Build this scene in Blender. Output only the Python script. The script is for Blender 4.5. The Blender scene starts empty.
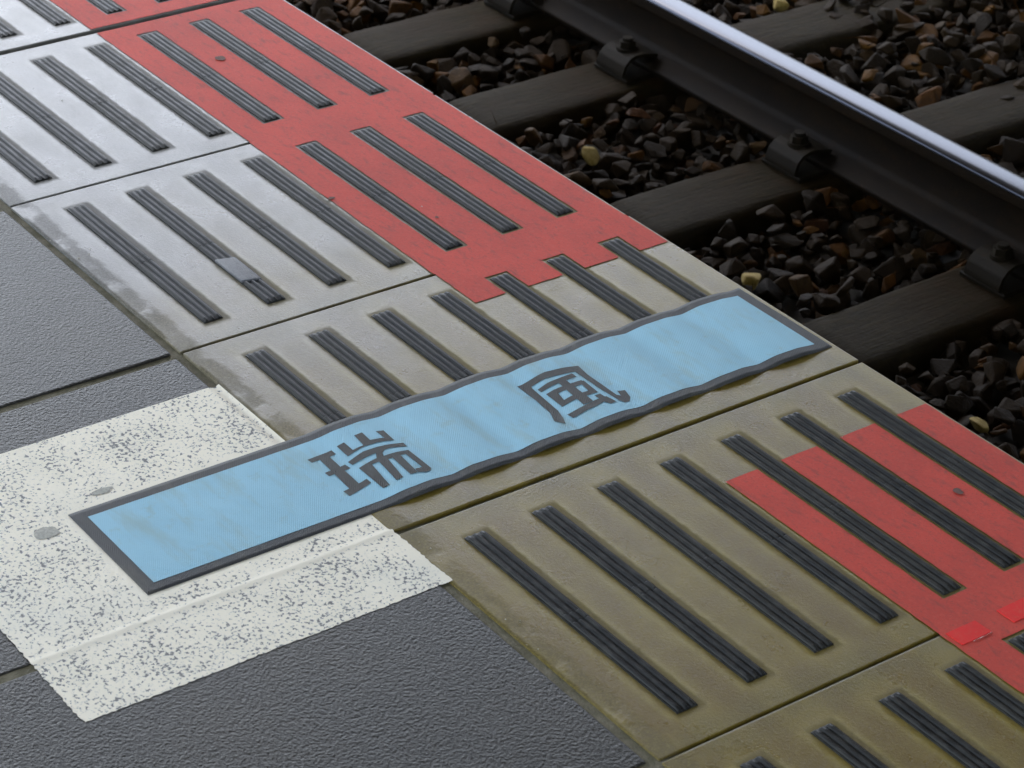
import bpy, bmesh, math, random
from mathutils import Vector, Matrix, Euler, noise
random.seed(7)
sc = bpy.context.scene
col = sc.collection
R = math.radians
L = 0.5                                   # slab length in metres; u, v below are in slab lengths

# ------------------------------------------------------------------ camera, sky, sun, exposure
CAM_LOC = Vector((4.10438 * L, -4.25484 * L, 3.37459 * L))
CAM_ROT = Euler((1.03203374, -0.0332918, 0.94409128), 'XYZ')
FPX = 2541.95
cam = bpy.data.cameras.new('camera')
cam.sensor_width = 36.0
cam.lens = FPX * 36.0 / 1024.0
cam.clip_start = 0.05
cam.clip_end = 3000
cam.dof.use_dof = True
cam.dof.focus_distance = 3.35
cam.dof.aperture_fstop = 14.0
camo = bpy.data.objects.new('camera', cam)
camo.location = CAM_LOC
camo.rotation_euler = CAM_ROT
col.objects.link(camo)
sc.camera = camo

SUN_EL, SUN_AZ = R(60), R(163)            # azimuth measured from +X towards +Y
w = bpy.data.worlds.new('World')
sc.world = w
w.use_nodes = True
nt = w.node_tree
bg = nt.nodes['Background']
sky = nt.nodes.new('ShaderNodeTexSky')
sky.sky_type = 'NISHITA'
sky.sun_disc = False
sky.sun_elevation = SUN_EL
sky.sun_rotation = R(90) - SUN_AZ
sky.air_density = 1.0
sky.dust_density = 2.5
sky.ozone_density = 1.0
hs = nt.nodes.new('ShaderNodeHueSaturation')     # thin high cloud: paler than a clear sky
hs.inputs['Saturation'].default_value = 0.6
nt.links.new(sky.outputs[0], hs.inputs['Color'])
nt.links.new(hs.outputs[0], bg.inputs[0])
bg.inputs[1].default_value = 0.12
sl = bpy.data.lights.new('sun', 'SUN')
sl.energy = 4.0
sl.angle = R(0.6)
sl.color = (1.0, 0.95, 0.88)
so = bpy.data.objects.new('sun', sl)
so.rotation_euler = Vector((math.cos(SUN_AZ) * math.cos(SUN_EL), math.sin(SUN_AZ) * math.cos(SUN_EL), math.sin(SUN_EL))).to_track_quat('Z', 'Y').to_euler()
col.objects.link(so)
sc.view_settings.view_transform = 'Standard'
sc.view_settings.look = 'None'
sc.view_settings.gamma = 1
sc.view_settings.exposure = 2.87

# ------------------------------------------------------------------ node helpers
class NT:
    def __init__(s, name):
        s.m = bpy.data.materials.new(name)
        s.m.use_nodes = True
        s.t = s.m.node_tree
        s.b = s.t.nodes['Principled BSDF']
        g = s.t.nodes.new('ShaderNodeNewGeometry')
        s.pos = g.outputs['Position']
    def n(s, typ, ins=None, **kw):
        nd = s.t.nodes.new(typ)
        for k, v in kw.items():
            setattr(nd, k, v)
        for k, v in (ins or {}).items():
            s.put(nd.inputs[k], v)
        return nd
    def put(s, sock, v):
        if hasattr(v, 'is_output') or isinstance(v, bpy.types.NodeSocket):
            s.t.links.new(v, sock)
        else:
            sock.default_value = v
    def mapv(s, v, scale=(1, 1, 1), loc=(0, 0, 0)):
        return s.n('ShaderNodeMapping', {0: v, 'Scale': scale, 'Location': loc}).outputs[0]
    def noise(s, scale, detail=4, rough=.55, v=None, dist=0.0):
        return s.n('ShaderNodeTexNoise', {'Vector': v or s.pos, 'Scale': scale, 'Detail': detail, 'Roughness': rough, 'Distortion': dist}).outputs[0]
    def vor(s, scale, v=None, feature='F1', out=0, rnd=1.0):
        return s.n('ShaderNodeTexVoronoi', {'Vector': v or s.pos, 'Scale': scale, 'Randomness': rnd}, feature=feature).outputs[out]
    def ramp(s, f, a, b, lo=0.0, hi=1.0):
        return s.n('ShaderNodeMapRange', {0: f, 1: a, 2: b, 3: lo, 4: hi}, interpolation_type='SMOOTHSTEP').outputs[0]
    def math(s, op, a, b=0.0, c=0.0):
        return s.n('ShaderNodeMath', {0: a, 1: b, 2: c}, operation=op).outputs[0]
    def mix(s, f, a, b, blend='MIX'):
        nd = s.t.nodes.new('ShaderNodeMix')
        nd.data_type = 'RGBA'
        nd.blend_type = blend
        s.put(nd.inputs[0], f)
        for i, v in ((6, a), (7, b)):
            if isinstance(v, tuple) and len(v) == 3:
                v = v + (1,)
            s.put(nd.inputs[i], v)
        return nd.outputs[2]
    def bump(s, h, strength, dist, normal=None):
        ins = {'Height': h, 'Strength': strength, 'Distance': dist}
        if normal is not None:
            ins['Normal'] = normal
        return s.n('ShaderNodeBump', ins).outputs[0]
    def xyz(s, v=None):
        return s.n('ShaderNodeSeparateXYZ', {0: v or s.pos}).outputs
    def out(s, color=None, rough=None, normal=None, metal=None, spec=None):
        for k, v in (('Base Color', color), ('Roughness', rough), ('Normal', normal), ('Metallic', metal), ('Specular IOR Level', spec)):
            if v is not None:
                if isinstance(v, tuple) and len(v) == 3:
                    v = v + (1,)
                s.put(s.b.inputs[k], v)
        return s.m

M = {}
# --- strip positions (in slab lengths)
V1, DV, NS = -1.32929, 0.196694, 7
SA, SB = 0.1049, 0.8971
W = 1.5

def mat_slab():
    t = NT('weathered_concrete')
    x, y, z = t.xyz()
    # distance to the nearest strip line, 0 at the strip, 1 midway
    ph = t.math('PINGPONG', t.math('ADD', t.math('DIVIDE', y, L), -V1 + 40 * DV), DV / 2)
    mid = t.math('DIVIDE', ph, DV / 2)
    big = t.noise(3.2, 5, .6)
    med = t.noise(14, 6, .62)
    fine = t.noise(260, 5, .7)
    grit = t.noise(700, 3, .6)
    c = t.mix(t.ramp(big, .35, .68), (0.1629, 0.1113, 0.0105), (0.1375, 0.0845, 0.0088))
    c = t.mix(t.ramp(med, .38, .72), c, (0.1846, 0.1315, 0.0152))
    # dirt rubbed into the middle between strips, paler by the strips
    d = t.math('MULTIPLY', t.ramp(mid, .42, .95), t.ramp(t.noise(9, 4, .6), .3, .62))
    c = t.mix(t.math('MULTIPLY', d, .8), c, (0.1122, 0.0684, 0.0072))
    pale = t.math('MULTIPLY', t.ramp(mid, .56, .34), t.ramp(t.noise(22, 4, .6), .28, .6))
    c = t.mix(t.math('MULTIPLY', pale, .55), c, (0.2172, 0.1621, 0.0248))
    lx = t.xyz(t.n('ShaderNodeTexCoord').outputs['Object'])[0]
    along = t.ramp(t.math('ABSOLUTE', t.math('SUBTRACT', lx, (SA + SB - 1) / 2 * L)), (SB - SA) / 2 * L + .012, (SB - SA) / 2 * L + .001)
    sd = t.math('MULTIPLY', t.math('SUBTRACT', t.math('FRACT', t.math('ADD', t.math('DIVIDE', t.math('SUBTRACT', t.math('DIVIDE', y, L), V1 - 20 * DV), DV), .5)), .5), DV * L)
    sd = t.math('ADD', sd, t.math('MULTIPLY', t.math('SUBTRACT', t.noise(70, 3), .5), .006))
    strip_band = t.math('MULTIPLY', t.ramp(sd, .0255, .0205), t.ramp(sd, -.020, -.0165))  # darker, rougher band along each strip, wider on the track side
    bed_ = t.math('MULTIPLY', strip_band, along)
    c = t.mix(t.math('MULTIPLY', t.math('MULTIPLY', strip_band, along), .5), c, (0.0616, 0.0459, 0.008))
    jd = t.math('MULTIPLY', t.ramp(t.math('ABSOLUTE', lx), .195, .245), t.ramp(t.noise(13, 5, .65), .25, .6))
    c = t.mix(t.math('MULTIPLY', jd, .6), c, (0.091, 0.0705, 0.0138))
    rim = t.math('MULTIPLY', t.math('MULTIPLY', t.ramp(mid, .66, .50), t.ramp(mid, .38, .48)), t.math('MULTIPLY', along, t.ramp(t.noise(26, 4, .65), .3, .6)))
    c = t.mix(t.math('MULTIPLY', rim, .5), c, (0.2611, 0.2115, 0.0505))
    # worn inner margin with exposed aggregate
    yy = t.math('ADD', y, t.math('MULTIPLY', t.noise(40, 4, .7), .02))
    worn = t.math('MULTIPLY', t.ramp(yy, -.700, -.712), t.ramp(t.noise(18, 4), .32, .52))
    agg = t.mix(t.ramp(t.vor(330, out=0), .15, .6), (0.1593, 0.1224, 0.0264), (0.0796, 0.0581, 0.0112))
    c = t.mix(t.math('MULTIPLY', worn, .6), c, agg)
    # outer lip, greyer
    lip = t.ramp(y, -.035, -.01)
    c = t.mix(t.math('MULTIPLY', lip, .5), c, (0.2027, 0.1528, 0.0272))
    c = t.mix(t.ramp(fine, .35, .75, -.0, .5), c, t.mix(.5, c, (0.2461, 0.1896, 0.0352)))
    c = t.mix(t.ramp(grit, .56, .74, 0, .7), c, (0.0579, 0.0397, 0.0056))
    st = t.ramp(t.noise(30, 5, .7), .60, .9)
    c = t.mix(t.math('MULTIPLY', st, .5), c, (0.0507, 0.0336, 0.0048))
    # slabs turn from olive to grey towards the upper left, broken up by noise
    tint_pos = t.math('ADD', t.math('ADD', x, t.math('MULTIPLY', t.math('ADD', y, .35), .6)), t.math('MULTIPLY', t.math('SUBTRACT', t.noise(4.5, 4, .6), .5), .9))
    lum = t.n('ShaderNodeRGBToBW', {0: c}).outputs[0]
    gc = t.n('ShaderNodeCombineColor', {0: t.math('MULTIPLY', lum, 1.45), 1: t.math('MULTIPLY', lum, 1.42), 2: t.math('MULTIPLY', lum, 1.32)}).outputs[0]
    c = t.mix(t.ramp(tint_pos, -.15, -1.15, 0, .88), c, gc)
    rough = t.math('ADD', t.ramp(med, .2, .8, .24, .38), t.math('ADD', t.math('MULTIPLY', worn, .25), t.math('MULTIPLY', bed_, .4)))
    h = t.math('ADD', t.math('MULTIPLY', fine, .6), t.math('MULTIPLY', big, 1.5))
    nrm = t.bump(h, .5, .0016)
    nrm = t.bump(worn, .5, -.001, nrm)
    return t.out(c, rough, nrm, spec=.52)

def mat_tile():
    t = NT('dark_paving')
    n1 = t.noise(235, 3, .65)
    n2 = t.noise(560, 2, .6)
    v = t.vor(270, feature='SMOOTH_F1')
    big = t.noise(4, 4, .6)
    c = t.mix(t.ramp(n1, .35, .7), (0.0169, 0.0163, 0.0134), (0.0293, 0.0273, 0.0216))
    c = t.mix(t.ramp(big, .4, .7, 0, .35), c, (0.0394, 0.0316, 0.0196))
    c = t.mix(t.ramp(t.noise(500, 2), .68, .78, 0, .6), c, (0.0844, 0.0718, 0.049))
    h = t.math('ADD', t.math('MULTIPLY', n1, 1.0), t.math('ADD', t.math('MULTIPLY', v, -.6), t.math('MULTIPLY', n2, .35)))
    return t.out(c, t.ramp(n2, .3, .7, .28, .42), t.bump(h, .55, .0024), spec=.30)

def mat_grout():
    t = NT('old_grout')
    n = t.noise(28, 5, .65)
    c = t.mix(t.ramp(n, .35, .65), (.085, .075, .035), (.16, .14, .085))
    c = t.mix(t.ramp(t.noise(300, 3), .55, .75, 0, .6), c, (.05, .045, .025))
    return t.out(c, .85, t.bump(t.noise(350, 4), .6, .002))

def mat_rubber():
    t = NT('black_rubber')
    oi = t.n('ShaderNodeObjectInfo').outputs['Random']
    n = t.noise(60, 4, .6)
    c = t.mix(t.ramp(n, .4, .75), (0.0136, 0.0143, 0.0139), (0.0341, 0.0335, 0.029))
    c = t.mix(t.math('MULTIPLY', oi, .25), c, (0.0465, 0.0434, 0.0319))
    return t.out(c, t.ramp(n, .3, .7, .30, .46), t.bump(t.noise(400, 2), .25, .0006), spec=.15)

def mat_red(name, a, b, worn):
    t = NT(name)
    n = t.noise(6, 5, .6)
    f = t.noise(180, 4, .65)
    c = t.mix(t.ramp(n, .35, .7), a, b)
    c = t.mix(t.ramp(f, .45, .75, 0, .35), c, (.60, .11, .07))
    sc_ = t.noise(30, 5, .7, v=t.mapv(t.pos, (1, 2.6, 1)))
    c = t.mix(t.ramp(sc_, .50, .74, 0, worn), c, (.16, .05, .04))
    c = t.mix(t.ramp(t.noise(75, 3, .8), .63, .72, 0, worn * .8), c, (.12, .07, .05))
    c = t.mix(t.ramp(t.noise(420, 2, .6), .55, .70, 0, worn * .7), c, (.2, .05, .04))
    return t.out(c, .66, t.bump(f, .35, .001), spec=.2)

def mat_white():
    t = NT('worn_white_paint')
    a = t.n('ShaderNodeVertexColor', layer_name='clean').outputs[0]
    cl = t.n('ShaderNodeSeparateColor', {0: a}).outputs[0]
    mp = t.mapv(t.pos, (1.0, 1.0, 1.0))
    n1 = t.noise(205, 2.0, .6, v=mp, dist=.3)
    n2 = t.noise(16, 4, .6)
    n3 = t.noise(55, 3, .6)
    # threshold rises where the paint is thick
    th = t.math('ADD', t.math('ADD', .592, t.math('MULTIPLY', cl, .30)), t.math('MULTIPLY', t.math('SUBTRACT', n2, .5), -.30))
    th = t.math('ADD', th, t.math('MULTIPLY', t.math('SUBTRACT', n3, .5), -.20))
    sp = t.math('SUBTRACT', n1, th)
    spk = t.ramp(sp, -.018, .03)
    c = t.mix(t.ramp(n2, .35, .7), (.87, .80, .63), (.81, .75, .59))
    c = t.mix(t.ramp(t.noise(5, 4), .5, .75, 0, .5), c, (.74, .72, .60))
    c = t.mix(t.ramp(sp, -.09, -.01, 0, .45), c, (.50, .50, .47))
    c = t.mix(spk, c, (.20, .195, .18))
    # dirty scuffs
    c = t.mix(t.ramp(t.noise(11, 5, .7), .66, .80, 0, .45), c, (.42, .40, .33))
    h = t.math('ADD', t.math('MULTIPLY', spk, -1.0), t.math('MULTIPLY', t.noise(120, 4), .8))
    return t.out(c, .62, t.bump(h, .45, .002), spec=.3)

def mat_fabric(name, a, b, dirt, dirt_amt, cloth=.5):
    t = NT(name)
    x, y, z = t.xyz()
    wv = t.math('MULTIPLY', t.math('SINE', t.math('MULTIPLY', t.math('ADD', x, t.math('MULTIPLY', y, .25)), 2 * math.pi / .0034)),
                t.math('SINE', t.math('MULTIPLY', t.math('SUBTRACT', y, t.math('MULTIPLY', x, .25)), 2 * math.pi / .0034)))
    c = t.mix(t.ramp(t.noise(7, 4), .35, .7), a, b)
    st = t.noise(9, 5, .62, v=t.mapv(t.pos, (.8, 3.0, 1)))
    c = t.mix(t.ramp(st, .47, .72, 0, dirt_amt), c, dirt)
    c = t.mix(t.ramp(t.noise(34, 4, .7), .56, .76, 0, dirt_amt), c, dirt)
    c = t.mix(t.ramp(t.noise(220, 3), .66, .76, 0, dirt_amt * .7), c, dirt)
    dk = t.mix(.35, c, (.03, .04, .05))
    c = t.mix(t.ramp(wv, .2, .9, 0, cloth), c, dk)
    return t.out(c, .55, t.bump(wv, .35, .0006), spec=.22)

def mat_concrete(name, a, b, scale=8, rough=.85):
    t = NT(name)
    c = t.mix(t.ramp(t.noise(scale, 6, .65), .35, .68), a, b)
    return t.out(c, rough, t.bump(t.noise(scale * 20, 4), .4, .003))

def mat_sleeper():
    t = NT('weathered_sleeper')
    x, y, z = t.xyz()
    g = t.noise(18, 5, .65, v=t.mapv(t.pos, (6, .8, 2)))
    n = t.noise(7, 5, .6)
    c = t.mix(t.ramp(g, .35, .7), (0.0122, 0.0084, 0.0018), (0.0219, 0.0148, 0.0032))
    c = t.mix(t.ramp(n, .42, .7, 0, .8), c, (0.016, 0.0089, 0.0016))
    near = t.ramp(t.math('ABSOLUTE', t.math('SUBTRACT', y, 1.33)), .34, .12, 0, .5)
    c = t.mix(t.math('MULTIPLY', near, t.ramp(t.noise(20, 4), .4, .65)), c, (0.0248, 0.0101, 0.001))
    c = t.mix(t.ramp(t.noise(130, 2), .74, .78, 0, .7), c, (0.0641, 0.0427, 0.0095))
    return t.out(c, .8, t.bump(t.math('ADD', g, t.math('MULTIPLY', t.noise(90, 4), .4)), .6, .006), spec=.12)

def mat_rust(name, a=(0.0055, 0.0029, 0.0005), b=(0.0114, 0.0058, 0.0009)):
    t = NT(name)
    c = t.mix(t.ramp(t.noise(16, 6, .65, v=t.mapv(t.pos, (.4, 1, 1))), .35, .7), a, b)
    c = t.mix(t.ramp(t.noise(55, 4, .6), .55, .75, 0, .6), c, (0.0184, 0.0072, 0.0008))
    return t.out(c, .7, t.bump(t.noise(160, 4), .4, .0015), spec=.15)

def mat_polished():
    t = NT('polished_steel')
    st = t.noise(60, 4, .6, v=t.mapv(t.pos, (.02, 5, 1)))
    c = t.mix(t.ramp(st, .35, .7), (.04, .043, .052), (.075, .08, .095))
    return t.out(c, t.ramp(st, .3, .7, .17, .27), None, metal=.9)

def mat_stone(name, attr):
    t = NT(name)
    if attr:
        r = t.n('ShaderNodeSeparateColor', {0: t.n('ShaderNodeVertexColor', layer_name='tone').outputs[0]}).outputs[0]
    else:
        r = t.n('ShaderNodeObjectInfo').outputs['Random']
    cr = t.n('ShaderNodeValToRGB', {0: r})
    e = cr.color_ramp
    stops = [(0, (0.0084, 0.005, 0.0014)), (.28, (0.0146, 0.0086, 0.0024)), (.52, (0.0196, 0.0107, 0.0027)), (.70, (0.0126, 0.0078, 0.0028)), (.80, (0.028, 0.0158, 0.0043)),
             (.875, (0.0646, 0.0246, 0.0028)), (.93, (0.0842, 0.0381, 0.0034)), (.965, (0.0505, 0.019, 0.0047)), (1.0, (0.0561, 0.0323, 0.0093))]
    e.elements[0].position, e.elements[0].color = stops[0][0], stops[0][1] + (1,)
    e.elements[1].position, e.elements[1].color = stops[-1][0], stops[-1][1] + (1,)
    for p_, c_ in stops[1:-1]:
        el = e.elements.new(p_)
        el.color = c_ + (1,)
    c = t.mix(t.ramp(t.noise(45, 5, .65), .38, .7, 0, .6), cr.outputs[0], (0.0098, 0.0053, 0.0013))
    c = t.mix(t.ramp(t.noise(90, 3, .6), .58, .75, 0, .4), c, (0.0336, 0.0162, 0.0031))
    return t.out(c, .72, t.bump(t.noise(140, 4), .6, .004), spec=.10)

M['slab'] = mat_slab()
M['tile'] = mat_tile()
M['grout'] = mat_grout()
M['rubber'] = mat_rubber()
M['red'] = mat_red('worn_red_paint', (.57, .064, .040), (.47, .055, .036), .6)
M['tape'] = mat_red('fresh_red_tape', (.74, .030, .024), (.68, .028, .024), .08)
M['white'] = mat_white()
M['blue'] = mat_fabric('blue_mesh_sheet', (.29, .535, .64), (.265, .50, .60), (.27, .37, .34), .55, .30)
M['border'] = mat_fabric('dark_mesh_sheet', (.054, .055, .054), (.043, .044, .044), (.12, .11, .08), .35, .6)
M['ink'] = mat_fabric('dark_print', (.042, .042, .038), (.036, .036, .033), (.10, .12, .11), .3, .4)
M['wall'] = mat_concrete('platform_concrete', (.10, .09, .07), (.17, .15, .12))
M['ground'] = mat_concrete('ground_soil', (.20, .175, .13), (.28, .25, .19), 1.2)
M['bed'] = mat_concrete('dirty_gravel_bed', (.020, .016, .010), (.035, .028, .018), 20)
M['sleeper'] = mat_sleeper()
M['rust'] = mat_rust('rusty_rail')
M['clip'] = mat_rust('rusty_fastening', (0.0073, 0.0049, 0.0014), (0.0121, 0.0079, 0.0021))
M['steel'] = mat_polished()
M['stone'] = mat_stone('ballast_stone', False)
M['stones'] = mat_stone('ballast_stones', True)
M['paper'] = mat_concrete('torn_white_backing', (.72, .68, .64), (.80, .76, .72), 60, .6)
M['scuff'] = mat_concrete('grey_scuff', (.34, .33, .28), (.50, .48, .40), 260, .8)
M['patch'] = mat_concrete('grey_filler', (.085, .088, .095), (.12, .12, .125), 90, .45)
M['mark'] = mat_concrete('dark_scuff', (.10, .045, .03), (.16, .07, .05), 200, .8)
M['yellow'] = mat_concrete('yellow_stone', (.20, .13, .012), (.30, .22, .06), 60, .8)
M['grit'] = mat_concrete('pale_grit', (.34, .31, .22), (.5, .47, .38), 90, .8)
M['roof'] = mat_concrete('roof_sheet', (.17, .14, .095), (.20, .165, .115), 3, .7)
M['post'] = mat_concrete('painted_steel', (.30, .31, .30), (.36, .36, .34), 4, .5)

# ------------------------------------------------------------------ mesh helpers
def obj(name, bm_or_me, mat, parent=None, smooth=False):
    if isinstance(bm_or_me, bmesh.types.BMesh):
        me = bpy.data.meshes.new(name)
        bm_or_me.to_mesh(me)
        bm_or_me.free()
    else:
        me = bm_or_me
    if not me.materials:
        me.materials.append(M[mat])
    if smooth:
        for p in me.polygons:
            p.use_smooth = True
    o = bpy.data.objects.new(name, me)
    col.objects.link(o)
    if parent:
        o.parent = parent
    return o
def empty(name, loc=(0, 0, 0)):
    o = bpy.data.objects.new(name, None)
    o.location = loc
    col.objects.link(o)
    return o
def tag(o, label=None, cat=None, group=None, kind=None):
    for k, v in (('label', label), ('category', cat), ('group', group), ('kind', kind)):
        if v:
            o[k] = v
    return o
def box(bm, x0, x1, y0, y1, z0, z1, bev=0.0, seg=1):
    b = bmesh.new()
    bmesh.ops.create_cube(b, size=1)
    for v in b.verts:
        v.co = Vector(((x0 + x1) / 2 + v.co.x * (x1 - x0), (y0 + y1) / 2 + v.co.y * (y1 - y0), (z0 + z1) / 2 + v.co.z * (z1 - z0)))
    if bev:
        bmesh.ops.bevel(b, geom=list(b.edges), offset=bev, segments=seg, profile=.6, affect='EDGES')
    me = bpy.data.meshes.new('tmp')
    b.to_mesh(me)
    b.free()
    bm.from_mesh(me)
    bpy.data.meshes.remove(me)
def grid(bm, xs, ys, zf, keep=None, jit=None):
    vs = {}
    for i, x in enumerate(xs):
        for j, y in enumerate(ys):
            xx, yy = jit(x, y, i, j) if jit else (x, y)
            vs[i, j] = bm.verts.new((xx, yy, zf(xx, yy)))
    for i in range(len(xs) - 1):
        for j in range(len(ys) - 1):
            if keep is None or keep((xs[i] + xs[i + 1]) / 2, (ys[j] + ys[j + 1]) / 2):
                bm.faces.new((vs[i, j], vs[i + 1, j], vs[i + 1, j + 1], vs[i, j + 1]))
    for v in [v for v in bm.verts if not v.link_faces]:
        bm.verts.remove(v)
def frange(a, b, step):
    n = max(1, round((b - a) / step))
    return [a + (b - a) * i / n for i in range(n + 1)]
def nz(x, y, s, seed=0):
    return noise.noise((x * s, y * s, seed * 7.3))

# ------------------------------------------------------------------ ground and platform
bm = bmesh.new()
grid(bm, frange(-900, 900, 300), frange(-900, 900, 300), lambda x, y: -1.0)
tag(obj('ground', bm, 'ground'), kind='structure')

platform = empty('platform', (0, 0, -1.0))
tag(platform, 'station platform paved with edge slabs and dark tiles', kind='structure')
def plat(name, bm, mat, smooth=False):
    o = obj(name, bm, mat, platform, smooth)
    o.matrix_parent_inverse = Matrix.Translation((0, 0, 1.0))
    return o
bm = bmesh.new()
box(bm, -40, 40, -14, -.035, -1.05, -.075, .01)
plat('platform_wall', bm, 'wall')
N0, N1, NT_COLS = -9, 6, 4
YB = -W * L - NT_COLS * .75               # inner limit of the tiles built one by one
bm = bmesh.new()
grid(bm, frange(N0 * L, N1 * L, .25), frange(YB, -.04, .05), lambda x, y: ((-.0034 if x < 0 else -.0016) if y < -.74 else (-.011 if x < -.2 else -.0045)) + .0012 * nz(x, y, 9))
plat('grout', bm, 'grout', True)
bm = bmesh.new()
for x0, x1, y0, y1 in ((-39, N0 * L, -13.9, -.04), (N1 * L, 39, -13.9, -.04), (N0 * L, N1 * L, -13.9, YB)):
    box(bm, x0 + .004, x1 - .004, y0, y1 - .004, -.07, -.001)
plat('outer_paving', bm, 'tile')

# edge slab
def slab_mesh():
    bm = bmesh.new()
    box(bm, -L / 2 + .0030, L / 2 - .0030, -W * L + .007, 0, -.07, 0, .0018, 2)
    me = bpy.data.meshes.new('edge_slab')
    bm.to_mesh(me)
    bm.free()
    return me
def strip_mesh():
    """anti-slip strip: flat base with three rounded ribs, sloping ends and a bump half-way"""
    hw = .0144
    prof = [(-hw, 0.0), (-hw + .0005, .0020)]
    for k in (-1, 0, 1):
        cy = k * .0094
        for a in (-1, -.7, -.3, .3, .7, 1):
            prof.append((cy + a * .0031, .0020 + .0026 * (1 - abs(a) ** 2.2)))
    prof += [(hw - .0005, .0020), (hw, 0.0)]
    half = (SB - SA) * L / 2
    xs = [(-half, .25), (-half + .002, .72), (-half + .008, 1), (-.010, 1), (-.0085, .90), (-.007, 1.06), (.007, 1.06), (.0085, .90), (.010, 1),
          (half - .008, 1), (half - .002, .72), (half, .25)]
    bm = bmesh.new()
    rows = []
    for x, s in xs:
        rows.append([bm.verts.new((x, y, z * s if z > 0 else 0)) for y, z in prof])
    for a, b in zip(rows, rows[1:]):
        for i in range(len(prof) - 1):
            bm.faces.new((a[i], b[i], b[i + 1], a[i + 1]))
    bm.faces.new(rows[0])
    bm.faces.new(rows[-1][::-1])
    bmesh.ops.recalc_face_normals(bm, faces=bm.faces)
    me = bpy.data.meshes.new('anti_slip_strip')
    bm.to_mesh(me)
    bm.free()
    return me
slab_me, strip_me = slab_mesh(), strip_mesh()
RV = -.684 * L                             # inner limit of the red paint
def red_mesh(n, ua, ub):
    """paint on slab n (local to the slab centre), left open round the strips"""
    rnd = random.Random(n + 50)
    mu = .011 * L
    mv = .0385 * L
    xa, xb = (ua - n - .5) * L, (ub - n - .5) * L
    x0, x1 = (SA - .5) * L - mu, (SB - .5) * L + mu
    cuts = sorted(set([round(c, 5) for c in frange(xa, xb, .012)] + [c for c in (x0, x1) if xa < c < xb]))
    ys = [RV]
    holes = []
    for k in range(4, 7):
        c = (V1 + DV * k) * L
        holes.append((c - mv, c + mv))
        ys += [c - mv, c + mv]
    ys.append(-.0042)
    full = []
    for a, b in zip(ys, ys[1:]):
        full += frange(a, b, .016)[:-1]
    full.append(ys[-1])
    def keep(x, y):
        return not (x0 < x < x1 and any(a < y < b for a, b in holes))
    def jit(x, y, i, j):
        q = .0009
        return x + q * nz(x, y, 90, n), y + q * nz(x, y, 90, n + 20)
    bm2 = bmesh.new()
    grid(bm2, cuts, full, lambda x, y: .0009 + .0002 * nz(x, y, 30), keep, jit)
    return bm2
slabs = {}
for n in range(N0, N1):
    rnd = random.Random(n * 13 + 5)
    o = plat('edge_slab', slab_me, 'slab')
    dx = -.007 if n <= -4 else 0.0
    o.location = ((n + .5) * L + dx, rnd.uniform(-.002, .002) if n != 0 else -.001, rnd.uniform(-.0008, .0008))
    o.rotation_euler = (rnd.uniform(-.001, .001), rnd.uniform(-.001, .001), rnd.uniform(-.0015, .0015))
    slabs[n] = o
    for k in range(NS):
        s = obj('anti_slip_strip', strip_me, 'rubber', o)
        s.location = ((SA + SB - 1) / 2 * L, (V1 + DV * k) * L, 0)
        s.rotation_euler = (0, 0, rnd.uniform(-.002, .002))
    if n <= -1:
        obj('red_marking', red_mesh(n, n + (.012 if n == -3 else -.0005), min(n + (.988 if n == -4 else .9995), -.803)), 'red', o)
    else:
        obj('red_marking', red_mesh(n, max(n - .0005, .256), n + .9995), 'red', o)
slabs[-1]['label'] = 'edge slab half covered by the blue sheet'

# a strip mended with a smooth patch
bm = bmesh.new()
box(bm, .060, .134, -.0135, .0135, .0, .0052, .0022, 2)
for v in bm.verts:
    v.co.y += .0016 * nz(v.co.x, v.co.y, 80, 2)
    v.co.x += .004 * v.co.y / .0135
o = obj('strip_patch', bm, 'patch', slabs[-2], True)
o.location = (0, (V1 + DV) * L, 0)

# dark paving tiles
bm = bmesh.new()
box(bm, -L / 2 + .0068, L / 2 - .0068, -.375 + .0065, .375 - .0065, -.06, 0, .0025, 2)
tile_me = bpy.data.meshes.new('paving_tile')
bm.to_mesh(tile_me)
bm.free()
for n in range(N0, N1):
    for c in range(NT_COLS):
        rnd = random.Random(n * 31 + c)
        o = plat('paving_tile', tile_me, 'tile')
        o.location = ((n + .5) * L, -W * L - .75 * c - .375, rnd.uniform(-.0003, 0))

# white paint over tiles and grout
WX0, WX1, WY0, WY1 = -.811 * L, .232 * L, -2.42 * L, -1.481 * L
MX0, MX1, MY0, MY1 = -.481 * L, -.096 * L, -2.088 * L, -.0175 * L
bm = bmesh.new()
def wz(x, y):
    z = .0004 + .0001 * nz(x, y, 60)
    if x < MX0 + .01:
        z -= .0042 * math.exp(-((y + .7515) / .0032) ** 2)
    z += .0012 * math.exp(-((x + .006 + .001 * nz(y, 0, 30)) / .004) ** 2)
    return z
def wj(x, y, i, j):
    q = .0011
    ex = min(x - WX0, WX1 - x) < .004
    ey = min(y - WY0, WY1 - y) < .004
    top = x - WX0 < .004
    if ex and not top:
        x += 2 * q * nz(x, y, 260, 3) + .0012 * nz(x, y, 40, 4)
    if ey:
        y += 2 * q * nz(x, y, 260, 5) + .0012 * nz(x, y, 40, 6)
    return x, y
grid(bm, frange(WX0, WX1, .0045), frange(WY0, WY1, .0045), wz, None, wj)
lay = bm.loops.layers.color.new('clean')
def clean(x, y):
    d = 0.0
    dm = max(MX0 - x, x - MX1, MY0 - y)
    d = max(d, 1 - max(dm, 0) / (.016 + .012 * nz(x, y, 25, 1)))
    d = max(d, .9 * (1 - abs(x + .006) / .008))
    d = max(d, .8 * (1 - (WY1 - y) / .02))
    d = max(d, .55 * (1 - abs(y + 1.03) / .03) if x < -.15 else 0)
    return min(1, max(0, d))
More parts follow.
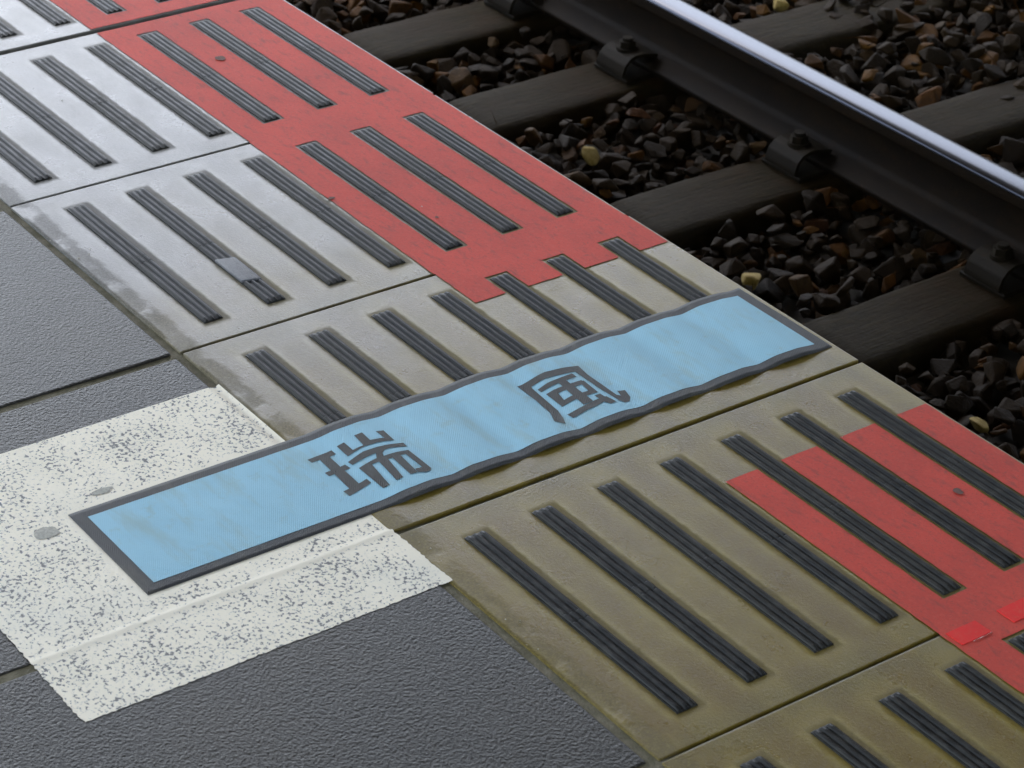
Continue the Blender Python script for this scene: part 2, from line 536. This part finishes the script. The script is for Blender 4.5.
for f in bm.faces:
    for lp in f.loops:
        c = clean(lp.vert.co.x, lp.vert.co.y)
        lp[lay] = (c, c, c, 1)
plat('white_marking', bm, 'white', True)['label'] = 'worn speckled white paint patch round the end of the blue sheet'

# scuffs worn through the white paint
def blob(bm, cx, cy, rx, ry, z, seed, n=22):
    vs = []
    for i in range(n):
        a = 2 * math.pi * i / n
        r = 1 + .35 * noise.noise((math.cos(a) * 1.6, math.sin(a) * 1.6, seed))
        vs.append(bm.verts.new((cx + rx * r * math.cos(a), cy + ry * r * math.sin(a), z)))
    bm.faces.new(vs)
for cx, cy, rx, ry, sd in ((46, 533, .012, .015, 1.0), (102, 491, .006, .013, 2.0)):
    bm = bmesh.new()
    d_ = CAM_ROT.to_matrix() @ Vector(((cx - 512) / FPX, -(cy - 384) / FPX, -1))
    p_ = CAM_LOC + d_ * ((.0010 - CAM_LOC.z) / d_.z)
    blob(bm, p_.x, p_.y, rx, ry, .0010, sd)
    plat('paint_scuff', bm, 'scuff')

for px, py, rx, ry, sd in ((220, 58, .010, .008, 5.0), (331, 198, .004, .006, 6.0), (437, 217, .003, .003, 7.0), (958, 491, .008, .005, 8.0)):
    d_ = CAM_ROT.to_matrix() @ Vector(((px - 512) / FPX, -(py - 384) / FPX, -1))
    p_ = CAM_LOC + d_ * ((.0022 - CAM_LOC.z) / d_.z)
    bm = bmesh.new()
    blob(bm, p_.x, p_.y, rx, ry, .0022, sd)
    plat('scuff_mark', bm, 'mark')

# fresh red tape across the joint
for n_, (ua, ub, va, vb) in enumerate(((1.010, 1.063, -.673, -.582), (1.008, 1.066, -.514, -.395), (1.012, 1.060, -.33, -.22))):
    bm = bmesh.new()
    box(bm, ua * L, ub * L, va * L, vb * L, .0004, .0021, .0003)
    for v in bm.verts:
        v.co.x += .0012 * nz(v.co.x, v.co.y, 60, 9)
        v.co.y += .0012 * nz(v.co.x, v.co.y, 60, 8)
    plat('red_tape_patch', bm, 'tape')['label'] = 'fresh bright red tape patch by the slab joint'
    bm = bmesh.new()
    vs = []
    m_ = 14
    for i in range(m_ + 1):
        y = (va + (vb - va) * (.35 + .65 * i / m_)) * L
        vs.append((ub * L + .0005 + .0008 * nz(y, 0, 300, 2), y))
    lo = [bm.verts.new((x, y, .0019)) for x, y in vs]
    hi = [bm.verts.new((x + .0006 + .0016 * abs(nz(y, 1, 160, 3)), y, .0025)) for x, y in vs]
    for i in range(m_):
        bm.faces.new((lo[i], hi[i], hi[i + 1], lo[i + 1]))
    plat('torn_tape_edge', bm, 'paper')

# grit lying along the slabs
bm = bmesh.new()
rnd = random.Random(3)
def pebble(bm, p, s, r, seg=9):
    pts = []
    for i in range(seg):
        d = Vector((r.gauss(0, 1), r.gauss(0, 1), r.gauss(0, 1)))
        d.normalize()
        pts.append(bm.verts.new(Vector(p) + Vector((d.x * s[0], d.y * s[1], d.z * s[2]))))
    try:
        res = bmesh.ops.convex_hull(bm, input=pts)
        for g in res['geom_interior']:
            if isinstance(g, bmesh.types.BMVert) and g.is_valid:
                bm.verts.remove(g)
    except Exception:
        pass
for i in range(130):
    x = rnd.uniform(-2, 1.2)
    y = rnd.gauss(-.727, .01) if rnd.random() < .6 else rnd.uniform(-1.3, -.02)
    if MX0 - .02 < x < MX1 + .02:
        continue
    s = rnd.uniform(.0006, .0017)
    pebble(bm, (x, y, s * .6), (s, s * rnd.uniform(.6, 1.3), s * .7), rnd, 7)
tag(plat('grit', bm, 'grit'), kind='stuff')

# ------------------------------------------------------------------ blue boarding sheet
def drape(x, y):
    z = .0016
    if y > -W * L:
        q = (y / L - V1) / DV
        k = min(6, max(0, round(q)))
        d = abs(y - (V1 + DV * k) * L)
        t_ = min(1, max(0, (d - .013) / .042))
        rise = 1 - t_ * t_ * (3 - 2 * t_)
        z += .0042 * rise
        z += .0004 * nz(x, y, 18, 2)
    z += .0003 * nz(x, y, 40, 4)
    return z
def wave(x, y):                            # edges pulled in and out between the strips
    if y > -1.42 * L:
        return .0016 * nz(y, 0, 14, 3)
    return 0.0
BW = .0335 * L
sheet = empty('boarding_sheet', ((MX0 + MX1) / 2, (MY0 + MY1) / 2, 0))
tag(sheet, 'long light blue sheet with dark border and two dark characters, stuck across the platform edge', 'floor sign')
INV = Matrix.Translation(-Vector(sheet.location))
def sh(name, bm, mat, smooth=True, label=None):
    o = obj(name, bm, mat, sheet, smooth)
    o.matrix_parent_inverse = INV
    if label:
        o['label'] = label
    return o
sj = lambda x, y, i, j: (x + wave(x, y), y)
bm = bmesh.new()
grid(bm, frange(MX0, MX1, .006), frange(MY0, MY1, .004), drape, None, sj)
# turned-down rim gives the sheet a thickness
rim = [e for e in bm.edges if e.is_boundary]
ex = bmesh.ops.extrude_edge_only(bm, edges=rim)
for v in [g for g in ex['geom'] if isinstance(g, bmesh.types.BMVert)]:
    v.co.z -= min(.003, v.co.z - .0002)
sh('border', bm, 'border')
bm = bmesh.new()
grid(bm, frange(MX0 + BW, MX1 - BW, .006), frange(MY0 + BW, MY1 - BW, .004), lambda x, y: drape(x, y) + .0003, None, sj)
sh('blue_panel', bm, 'blue')

# characters: strokes traced on the sheet (pixel directions met with the sheet's plane)
CM = CAM_ROT.to_matrix()
def on_sheet(px, py, z=.005):
    d = CM @ Vector(((px - 512) / FPX, -(py - 384) / FPX, -1))
    t_ = (z - CAM_LOC.z) / d.z
    return CAM_LOC + d * t_
def character(strokes, ox, oy, sc_, label):
    bm = bmesh.new()
    for si, poly in enumerate(strokes):
        b = bmesh.new()
        vs = []
        for (a, c) in poly:
            p = on_sheet(ox + a / sc_, oy + c / sc_)
            vs.append(b.verts.new((p.x, p.y, 0)))
        f = b.faces.new(vs)
        f.normal_update()
        if f.normal.z < 0:
            f.normal_flip()
        bmesh.ops.triangulate(b, faces=list(b.faces))
        for it in range(4):
            bmesh.ops.subdivide_edges(b, edges=[e for e in b.edges if e.calc_length() > .0035], cuts=1)
            bmesh.ops.triangulate(b, faces=[f for f in b.faces if len(f.verts) > 3])
        for v in b.verts:
            v.co.z = drape(v.co.x, v.co.y) + .0007 + .00002 * si
        me = bpy.data.meshes.new('tmp')
        b.to_mesh(me)
        b.free()
        bm.from_mesh(me)
        bpy.data.meshes.remove(me)
    return sh('character', bm, 'ink', False, label)
character([
    [(110, 372), (265, 312), (295, 338), (140, 390)],
    [(222, 455), (352, 402), (388, 425), (250, 475)],
    [(342, 572), (490, 495), (520, 520), (382, 602)],
    [(180, 362), (238, 340), (442, 522), (388, 562)],
    [(298, 293), (345, 275), (402, 324), (470, 296), (410, 232), (460, 213), (512, 262), (605, 245), (548, 205), (598, 193), (668, 256), (560, 277), (480, 302), (370, 357)],
    [(370, 390), (470, 335), (560, 305), (725, 268), (750, 290), (640, 312), (550, 345), (400, 408)],
    [(548, 335), (608, 318), (592, 345), (602, 372), (556, 390)],
    [(440, 430), (550, 380), (640, 350), (755, 318), (772, 338), (640, 380), (515, 418), (470, 450)],
    [(440, 430), (510, 400), (638, 543), (595, 558)],
    [(560, 390), (618, 372), (725, 500), (682, 518)],
    [(640, 360), (692, 345), (818, 468), (772, 482)],
    [(715, 330), (758, 318), (905, 433), (900, 450), (870, 465), (822, 468), (800, 446), (848, 432)],
], 290, 400, 6.4, 'dark first character on the blue sheet, nearer the white paint')
character([
    [(110, 290), (195, 268), (205, 300), (370, 440), (405, 490), (420, 530), (350, 522), (320, 460), (230, 380)],
    [(110, 290), (290, 210), (500, 157), (522, 187), (478, 205), (290, 252), (190, 297)],
    [(458, 172), (500, 157), (560, 215), (745, 345), (775, 350), (750, 315), (800, 312), (835, 355), (830, 385), (800, 397), (765, 385), (650, 320), (480, 205)],
    [(240, 312), (300, 280), (460, 218), (490, 240), (420, 265), (340, 295), (265, 328)],
    [(295, 342), (350, 318), (425, 402), (400, 422)],
    [(295, 342), (370, 312), (520, 262), (550, 284), (470, 305), (380, 340), (320, 362)],
    [(505, 272), (535, 264), (628, 340), (585, 352)],
    [(375, 400), (470, 358), (600, 322), (628, 340), (520, 372), (400, 420)],
    [(368, 275), (415, 258), (595, 395), (535, 420)],
    [(430, 470), (530, 430), (600, 395), (680, 365), (745, 395), (710, 415), (665, 402), (600, 437), (470, 492)],
    [(605, 363), (640, 350), (700, 385), (660, 400)],
], 500, 340, 6.4, 'dark second character on the blue sheet, nearer the track')

# ------------------------------------------------------------------ track
RAIL_TOP = 1.687 - 2.16
RAIL_Y = 1.327
FOOT = RAIL_TOP - .153
SLP_TOP = FOOT - .014
bed = empty('ballast_bed', (0, 1.9, -1.0))
tag(bed, 'dark stone ballast bed under the track', kind='structure')
BINV = Matrix.Translation((0, -1.9, 1.0))
bm = bmesh.new()
grid(bm, frange(-26, 22, .6), frange(-.03, 5.2, .2), lambda x, y: -.705 - (max(0, y - 3.7) * .2) + .012 * nz(x, y, 2))
o = obj('bed_surface', bm, 'bed', bed)
o.matrix_parent_inverse = BINV

SX = [-2.46 - .6 * i for i in range(6, 0, -1)] + [-2.46, -2.03, -1.45, -.86, -.26, .34, .94, 1.54]
SY0, SY1, SW = .775, 3.0, .195
bm = bmesh.new()
ys = frange(SY0, SY1, .06)
prof = [(-.5, -.14), (-.5, -.018), (-.46, -.005), (-.40, 0), (-.2, .001), (0, .0015), (.2, .001), (.40, 0), (.46, -.006), (.5, -.02), (.5, -.14)]
def sleeper_mesh(seed):
    bm = bmesh.new()
    rows = []
    for j, y in enumerate(ys):
        e = min(j, len(ys) - 1 - j)
        drop = .008 if e == 0 else 0
        wob = .004 * noise.noise((y * 2, seed, 0))
        rows.append([bm.verts.new((px * SW + wob + .003 * noise.noise((y * 9, px * 3, seed)), y, pz - (drop if pz > -.1 else 0) + (.003 * noise.noise((y * 7, px * 4, seed + 9)) if pz > -.1 else 0))) for px, pz in prof])
    for a, b in zip(rows, rows[1:]):
        for i in range(len(prof) - 1):
            bm.faces.new((a[i], a[i + 1], b[i + 1], b[i]))
    bm.faces.new(rows[0][::-1])
    bm.faces.new(rows[-1])
    bmesh.ops.recalc_face_normals(bm, faces=bm.faces)
    return bm
def clip_mesh(side):
    """arched spring plate pressing on the rail foot"""
    pts = [(.036, .030), (.046, .033), (.060, .036), (.076, .040), (.094, .041), (.110, .036), (.121, .025), (.126, .010), (.127, .001)]
    th = .008
    bm = bmesh.new()
    hw = .047
    rows = []
    for i, (y, z) in enumerate(pts):
        a = pts[max(0, i - 1)]
        b = pts[min(len(pts) - 1, i + 1)]
        n_ = Vector((-(b[1] - a[1]), b[0] - a[0]))
        n_.normalize()
        if n_.y < 0 and i < 6:
            n_ = -n_
        lo, hi = (y, z), (y + n_.x * th, z + n_.y * th)
        rows.append([bm.verts.new((-hw, lo[0] * side, lo[1])), bm.verts.new((-hw, hi[0] * side, hi[1])), bm.verts.new((hw, hi[0] * side, hi[1])), bm.verts.new((hw, lo[0] * side, lo[1]))])
    for a, b in zip(rows, rows[1:]):
        for i in range(4):
            bm.faces.new((a[i], a[(i + 1) % 4], b[(i + 1) % 4], b[i]))
    bm.faces.new(rows[0])
    bm.faces.new(rows[-1][::-1])
    bmesh.ops.recalc_face_normals(bm, faces=bm.faces)
    bmesh.ops.bevel(bm, geom=[e for e in bm.edges if e.calc_length() > .08], offset=.002, segments=1, affect='EDGES')
    return bm
def bolt_mesh(side):
    bm = bmesh.new()
    def cyl(r, z0, z1, n_):
        m = Matrix.Translation((0, .086 * side, (z0 + z1) / 2))
        bmesh.ops.create_cone(bm, cap_ends=True, segments=n_, radius1=r, radius2=r * .94, depth=z1 - z0, matrix=m)
    cyl(.026, .040, .0520, 18)
    cyl(.020, .0517, .066, 6)
    cyl(.0125, .0655, .073, 14)
    return bm
def plate_mesh():
    bm = bmesh.new()
    box(bm, -.062, .062, -.132, .132, 0, .0115, .003)
    return bm
def bm_me(name, bm):
    me = bpy.data.meshes.new(name)
    bm.to_mesh(me)
    bm.free()
    return me
clips = {s: bm_me('rail_clip', clip_mesh(s)) for s in (-1, 1)}
bolts = {s: bm_me('bolt', bolt_mesh(s)) for s in (-1, 1)}
plate_me = bm_me('base_plate', plate_mesh())
GAUGE = 1.067 + .065
slabels = {-2.46: 'sleeper nearest the top of the picture, beside the red paint', -2.03: 'second sleeper from the top, close beside its neighbour',
           -1.45: 'sleeper opposite the red paint, between the top ones and the sheet end', -.86: 'brown stained sleeper beyond the right end of the blue sheet'}
before = {-.26: 'sleeper hidden below the platform edge beside the lower red paint', .34: 'first sleeper beyond the lower right corner', .94: 'second sleeper beyond the lower right corner', 1.54: 'third sleeper beyond the lower right corner'}
ords = ['first', 'second', 'third', 'fourth', 'fifth', 'sixth']
for i, x in enumerate(SX):
    rt = empty('sleeper', (x, SY0, SLP_TOP))
    lab = slabels.get(x) or before.get(x) or '%s sleeper beyond the top left of the picture' % ords[5 - i]
    tag(rt, lab, 'sleeper', 'sleepers under the track')
    o = obj('beam', sleeper_mesh(i * 3.7), 'sleeper', rt, True)
    o.location = (0, -SY0, 0)
    o.rotation_euler = (0, 0, 0)
    for ry in (RAIL_Y, RAIL_Y + GAUGE):
        p = obj('base_plate', plate_me, 'clip', rt)
        p.location = (0, ry - SY0, .0005)
        for s in (-1, 1):
            c = obj('rail_clip', clips[s], 'clip', rt)
            c.location = (0, ry - SY0, .011)
            b = obj('bolt', bolts[s], 'clip', c)

def rail_mesh():
    half = [(0, .1530), (.010, .1529), (.018, .1525), (.024, .1517), (.0285, .1500), (.0312, .1470), (.0323, .1430), (.0325, .1240), (.0318, .1205), (.0100, .1130), (.0078, .1060), (.0075, .070),
            (.0085, .042), (.0130, .0315), (.0230, .0275), (.0600, .0125), (.0630, .0105), (.0635, .0080), (.0635, .0)]
    prof = half + [(-a, b) for a, b in half[::-1][:-1]]
    prof = prof[:]
    bm = bmesh.new()
    xs = frange(-24, 20, 1.0)
    rows = [[bm.verts.new((x, a, b)) for a, b in prof] for x in xs]
    n_ = len(prof)
    for a, b in zip(rows, rows[1:]):
        for i in range(n_):
            f = bm.faces.new((a[i], a[(i + 1) % n_], b[(i + 1) % n_], b[i]))
            zz = (prof[i][1] + prof[(i + 1) % n_][1]) / 2
            if zz > .1440:
                f.material_index = 1
            f.smooth = True
    bm.faces.new(rows[0])
    bm.faces.new(rows[-1][::-1])
    bmesh.ops.recalc_face_normals(bm, faces=bm.faces)
    return bm
def split_rail():
    """body and polished running surface as two meshes"""
    out = []
    for want in (0, 1):
        bm = rail_mesh()
        bmesh.ops.delete(bm, geom=[f for f in bm.faces if f.material_index != want], context='FACES')
        for f in bm.faces:
            f.material_index = 0
        out.append(bm_me('rail' if want == 0 else 'running_surface', bm))
    return out
body_me, run_me = split_rail()
for y, lab in ((RAIL_Y, 'steel rail with shiny top nearer the platform'), (RAIL_Y + GAUGE, 'steel rail on the far side of the track')):
    r_ = empty('rail', (0, y, FOOT))
    tag(r_, lab, 'rail', 'rails of the track')
    obj('rail_body', body_me, 'rust', r_)
    obj('running_surface', run_me, 'steel', r_)

# ballast stones
variants = []
vr = random.Random(11)
for i in range(14):
    bm = bmesh.new()
    sx, sy, sz = vr.uniform(.8, 1.25), vr.uniform(.7, 1.05), vr.uniform(.5, .8)
    pebble(bm, (0, 0, 0), (sx, sy, sz), vr, vr.choice((10, 12, 14)))
    bmesh.ops.recalc_face_normals(bm, faces=bm.faces)
    bmesh.ops.bevel(bm, geom=list(bm.edges), offset=.06, segments=1, affect='EDGES')
    me = bm_me('ballast_stone', bm)
    me.materials.append(M['stone'])
    variants.append(me)
vdata = [([v.co.copy() for v in me.vertices], [tuple(p.vertices) for p in me.polygons]) for me in variants]
CI = CM.transposed()
def project(p):
    q = CI @ (p - CAM_LOC)
    return 512 + FPX * q.x / -q.z, 384 - FPX * q.y / -q.z, -q.z
rs = random.Random(21)
stones = []
def ok(x, y, z, s):
    for sx_ in SX:
        if abs(x - sx_) < SW / 2 + s * .3 and SY0 - .01 < y < SY1 + .01:
            return False
    for ry in (RAIL_Y, RAIL_Y + GAUGE):
        if abs(y - ry) < .0635 + s * .8 and z + s * .8 > FOOT - .004:
            return False
    return y > .02
for layer, (zc, sp) in enumerate(((-.697, .050), (-.670, .050), (-.652, .058))):
    for xi in frange(-5.2, 2.2, sp):
        for yi in frange(.35, 3.5, sp):
            if layer == 2 and rs.random() < .25:
                continue
            x, y = xi + rs.uniform(-.5, .5) * sp, yi + rs.uniform(-.5, .5) * sp
            s = rs.choice((.018, .022, .026, .030, .035, .041))
            z = zc + rs.uniform(-.012, .012)
            if ok(x, y, z, s):
                stones.append((x, y, z, s, rs.randrange(len(variants)), (rs.uniform(-.6, .6), rs.uniform(-.6, .6), rs.uniform(0, 6.28)), rs.random()))
# the ballast lies over the sleepers between the rails
for xi in frange(-5.2, 2.2, .048):
    for yi in frange(1.80, 2.30, .048):
        x, y = xi + rs.uniform(-.024, .024), yi + rs.uniform(-.024, .024)
        lim = 1.875 + .05 * nz(x, 0, 5, 3)
        if lim < y < 2.27 and rs.random() < .9:
            s = rs.choice((.020, .024, .028, .033, .038))
            stones.append((x, y, -.640 + rs.uniform(-.008, .014) - .02 * (y - lim < .03), s, rs.randrange(len(variants)), (rs.uniform(-.6, .6), rs.uniform(-.6, .6), rs.uniform(0, 6.28)), rs.random()))
def shown(st):
    x, y, z, s = st[:4]
    if z < -.680:
        return 0
    px, py, d = project(Vector((x, y, z)))
    if not (-10 < px < 1034 and -10 < py < 778):
        return 0
    zz = CAM_LOC.z - z - s * .5
    if (y - CAM_LOC.y) / zz < -CAM_LOC.y / CAM_LOC.z + .004:      # behind the platform edge
        return 0
    f_ = (y - CAM_LOC.y) / (CAM_LOC.z - z)
    if 1.47 < f_ < 1.60:                                           # behind the rail
        return 0
    return s * (1 + 8 * (z + .69)) / d
order = sorted(stones, key=shown, reverse=True)
for st in order[:296]:
    x, y, z, s, v, r_, rn = st
    o = obj('ballast_stone', variants[v], 'stone', bed)
    o.matrix_parent_inverse = BINV
    o.location = (x, y, z)
    o.scale = (s, s, s)
    o.rotation_euler = r_
for px, py, s, v, r_ in ((590, 156, .030, 3, (.4, .2, 1.0)), (979, 425, .024, 5, (.2, .5, 2.0)), (782, 4, .030, 8, (.1, .3, .5)), (752, 281, .034, 9, (.2, .1, 3.0))):
    d_ = CM @ Vector(((px - 512) / FPX, -(py - 384) / FPX, -1))
    p_ = CAM_LOC + d_ * ((-.640 - CAM_LOC.z) / d_.z)
    me = variants[v].copy()
    me.materials.clear()
    me.materials.append(M['yellow'])
    o = obj('ballast_stone', me, 'yellow', bed)
    o.matrix_parent_inverse = BINV
    o.location = p_
    o.scale = (s, s, s)
    o.rotation_euler = r_
verts, faces, tones = [], [], []
for st in order[296:]:
    x, y, z, s, v, r_, rn = st
    m = Matrix.Translation((x, y, z)) @ Euler(r_).to_matrix().to_4x4() @ Matrix.Scale(s, 4)
    b0 = len(verts)
    vc, fc = vdata[v]
    verts += [m @ c for c in vc]
    for f in fc:
        faces.append(tuple(i + b0 for i in f))
        tones += [rn] * len(f)
me = bpy.data.meshes.new('ballast_stones')
me.from_pydata(verts, [], faces)
ca = me.color_attributes.new('tone', 'FLOAT_COLOR', 'CORNER')
ca.data.foreach_set('color', [c for t_ in tones for c in (t_, t_, t_, 1)])
o = obj('ballast_stones', me, 'stones', bed)
o.matrix_parent_inverse = BINV
o['kind'] = 'stuff'

# ------------------------------------------------------------------ station canopy overhead (unseen; reach set to throw the shade and leave sheen at the upper left)
CX0, CX1, CY0, CY1, CZ = -5.6, 22.0, -4.2, 8.0, 3.6
can = empty('platform_canopy', (8, -3.7, 0))
tag(can, 'grey ribbed steel canopy over platform and track, unseen overhead, reach set for the shade', 'canopy')
CINV = Matrix.Translation((-8, 3.7, 0))
def cp(name, bm, mat):
    o = obj(name, bm, mat, can)
    o.matrix_parent_inverse = CINV
    return o
bm = bmesh.new()
xs = []
x = CX0
while x < CX1:
    xs += [(x, 0), (x + .10, 0), (x + .14, .04), (x + .22, .04), (x + .26, 0)]
    x += .30
for dz in (0.0, .012):
    rows = [[bm.verts.new((a, y, CZ + b + dz)) for a, b in xs] for y in (CY0, CY1)]
    for i in range(len(xs) - 1):
        bm.faces.new((rows[0][i], rows[0][i + 1], rows[1][i + 1], rows[1][i]))
cp('roof', bm, 'roof')
for i in range(11):
    x = CX0 + .3 + i * 2.7
    bm = bmesh.new()
    box(bm, x - .07, x + .07, CY0 + .1, CY1 - .1, CZ - .26, CZ - .004, .005)
    cp('beam', bm, 'post')
    if i % 2 == 0:
        for y, zb in ((-3.7, -.002), (7.4, -1.0)):
            bm = bmesh.new()
            box(bm, x - .09, x + .09, y - .09, y + .09, zb, CZ - .262, .01)
            cp('post', bm, 'post')

# unseen low wall added to cut the light from beyond the tracks
bm = bmesh.new()
for x in frange(-40, 38, 2.0):
    box(bm, x, x + 1.985, 8.3, 8.5, -1.0, 2.1, .01)
tag(obj('shade_wall', bm, 'wall'), 'long grey concrete panel wall added beyond the tracks to cut light, unseen', 'wall')
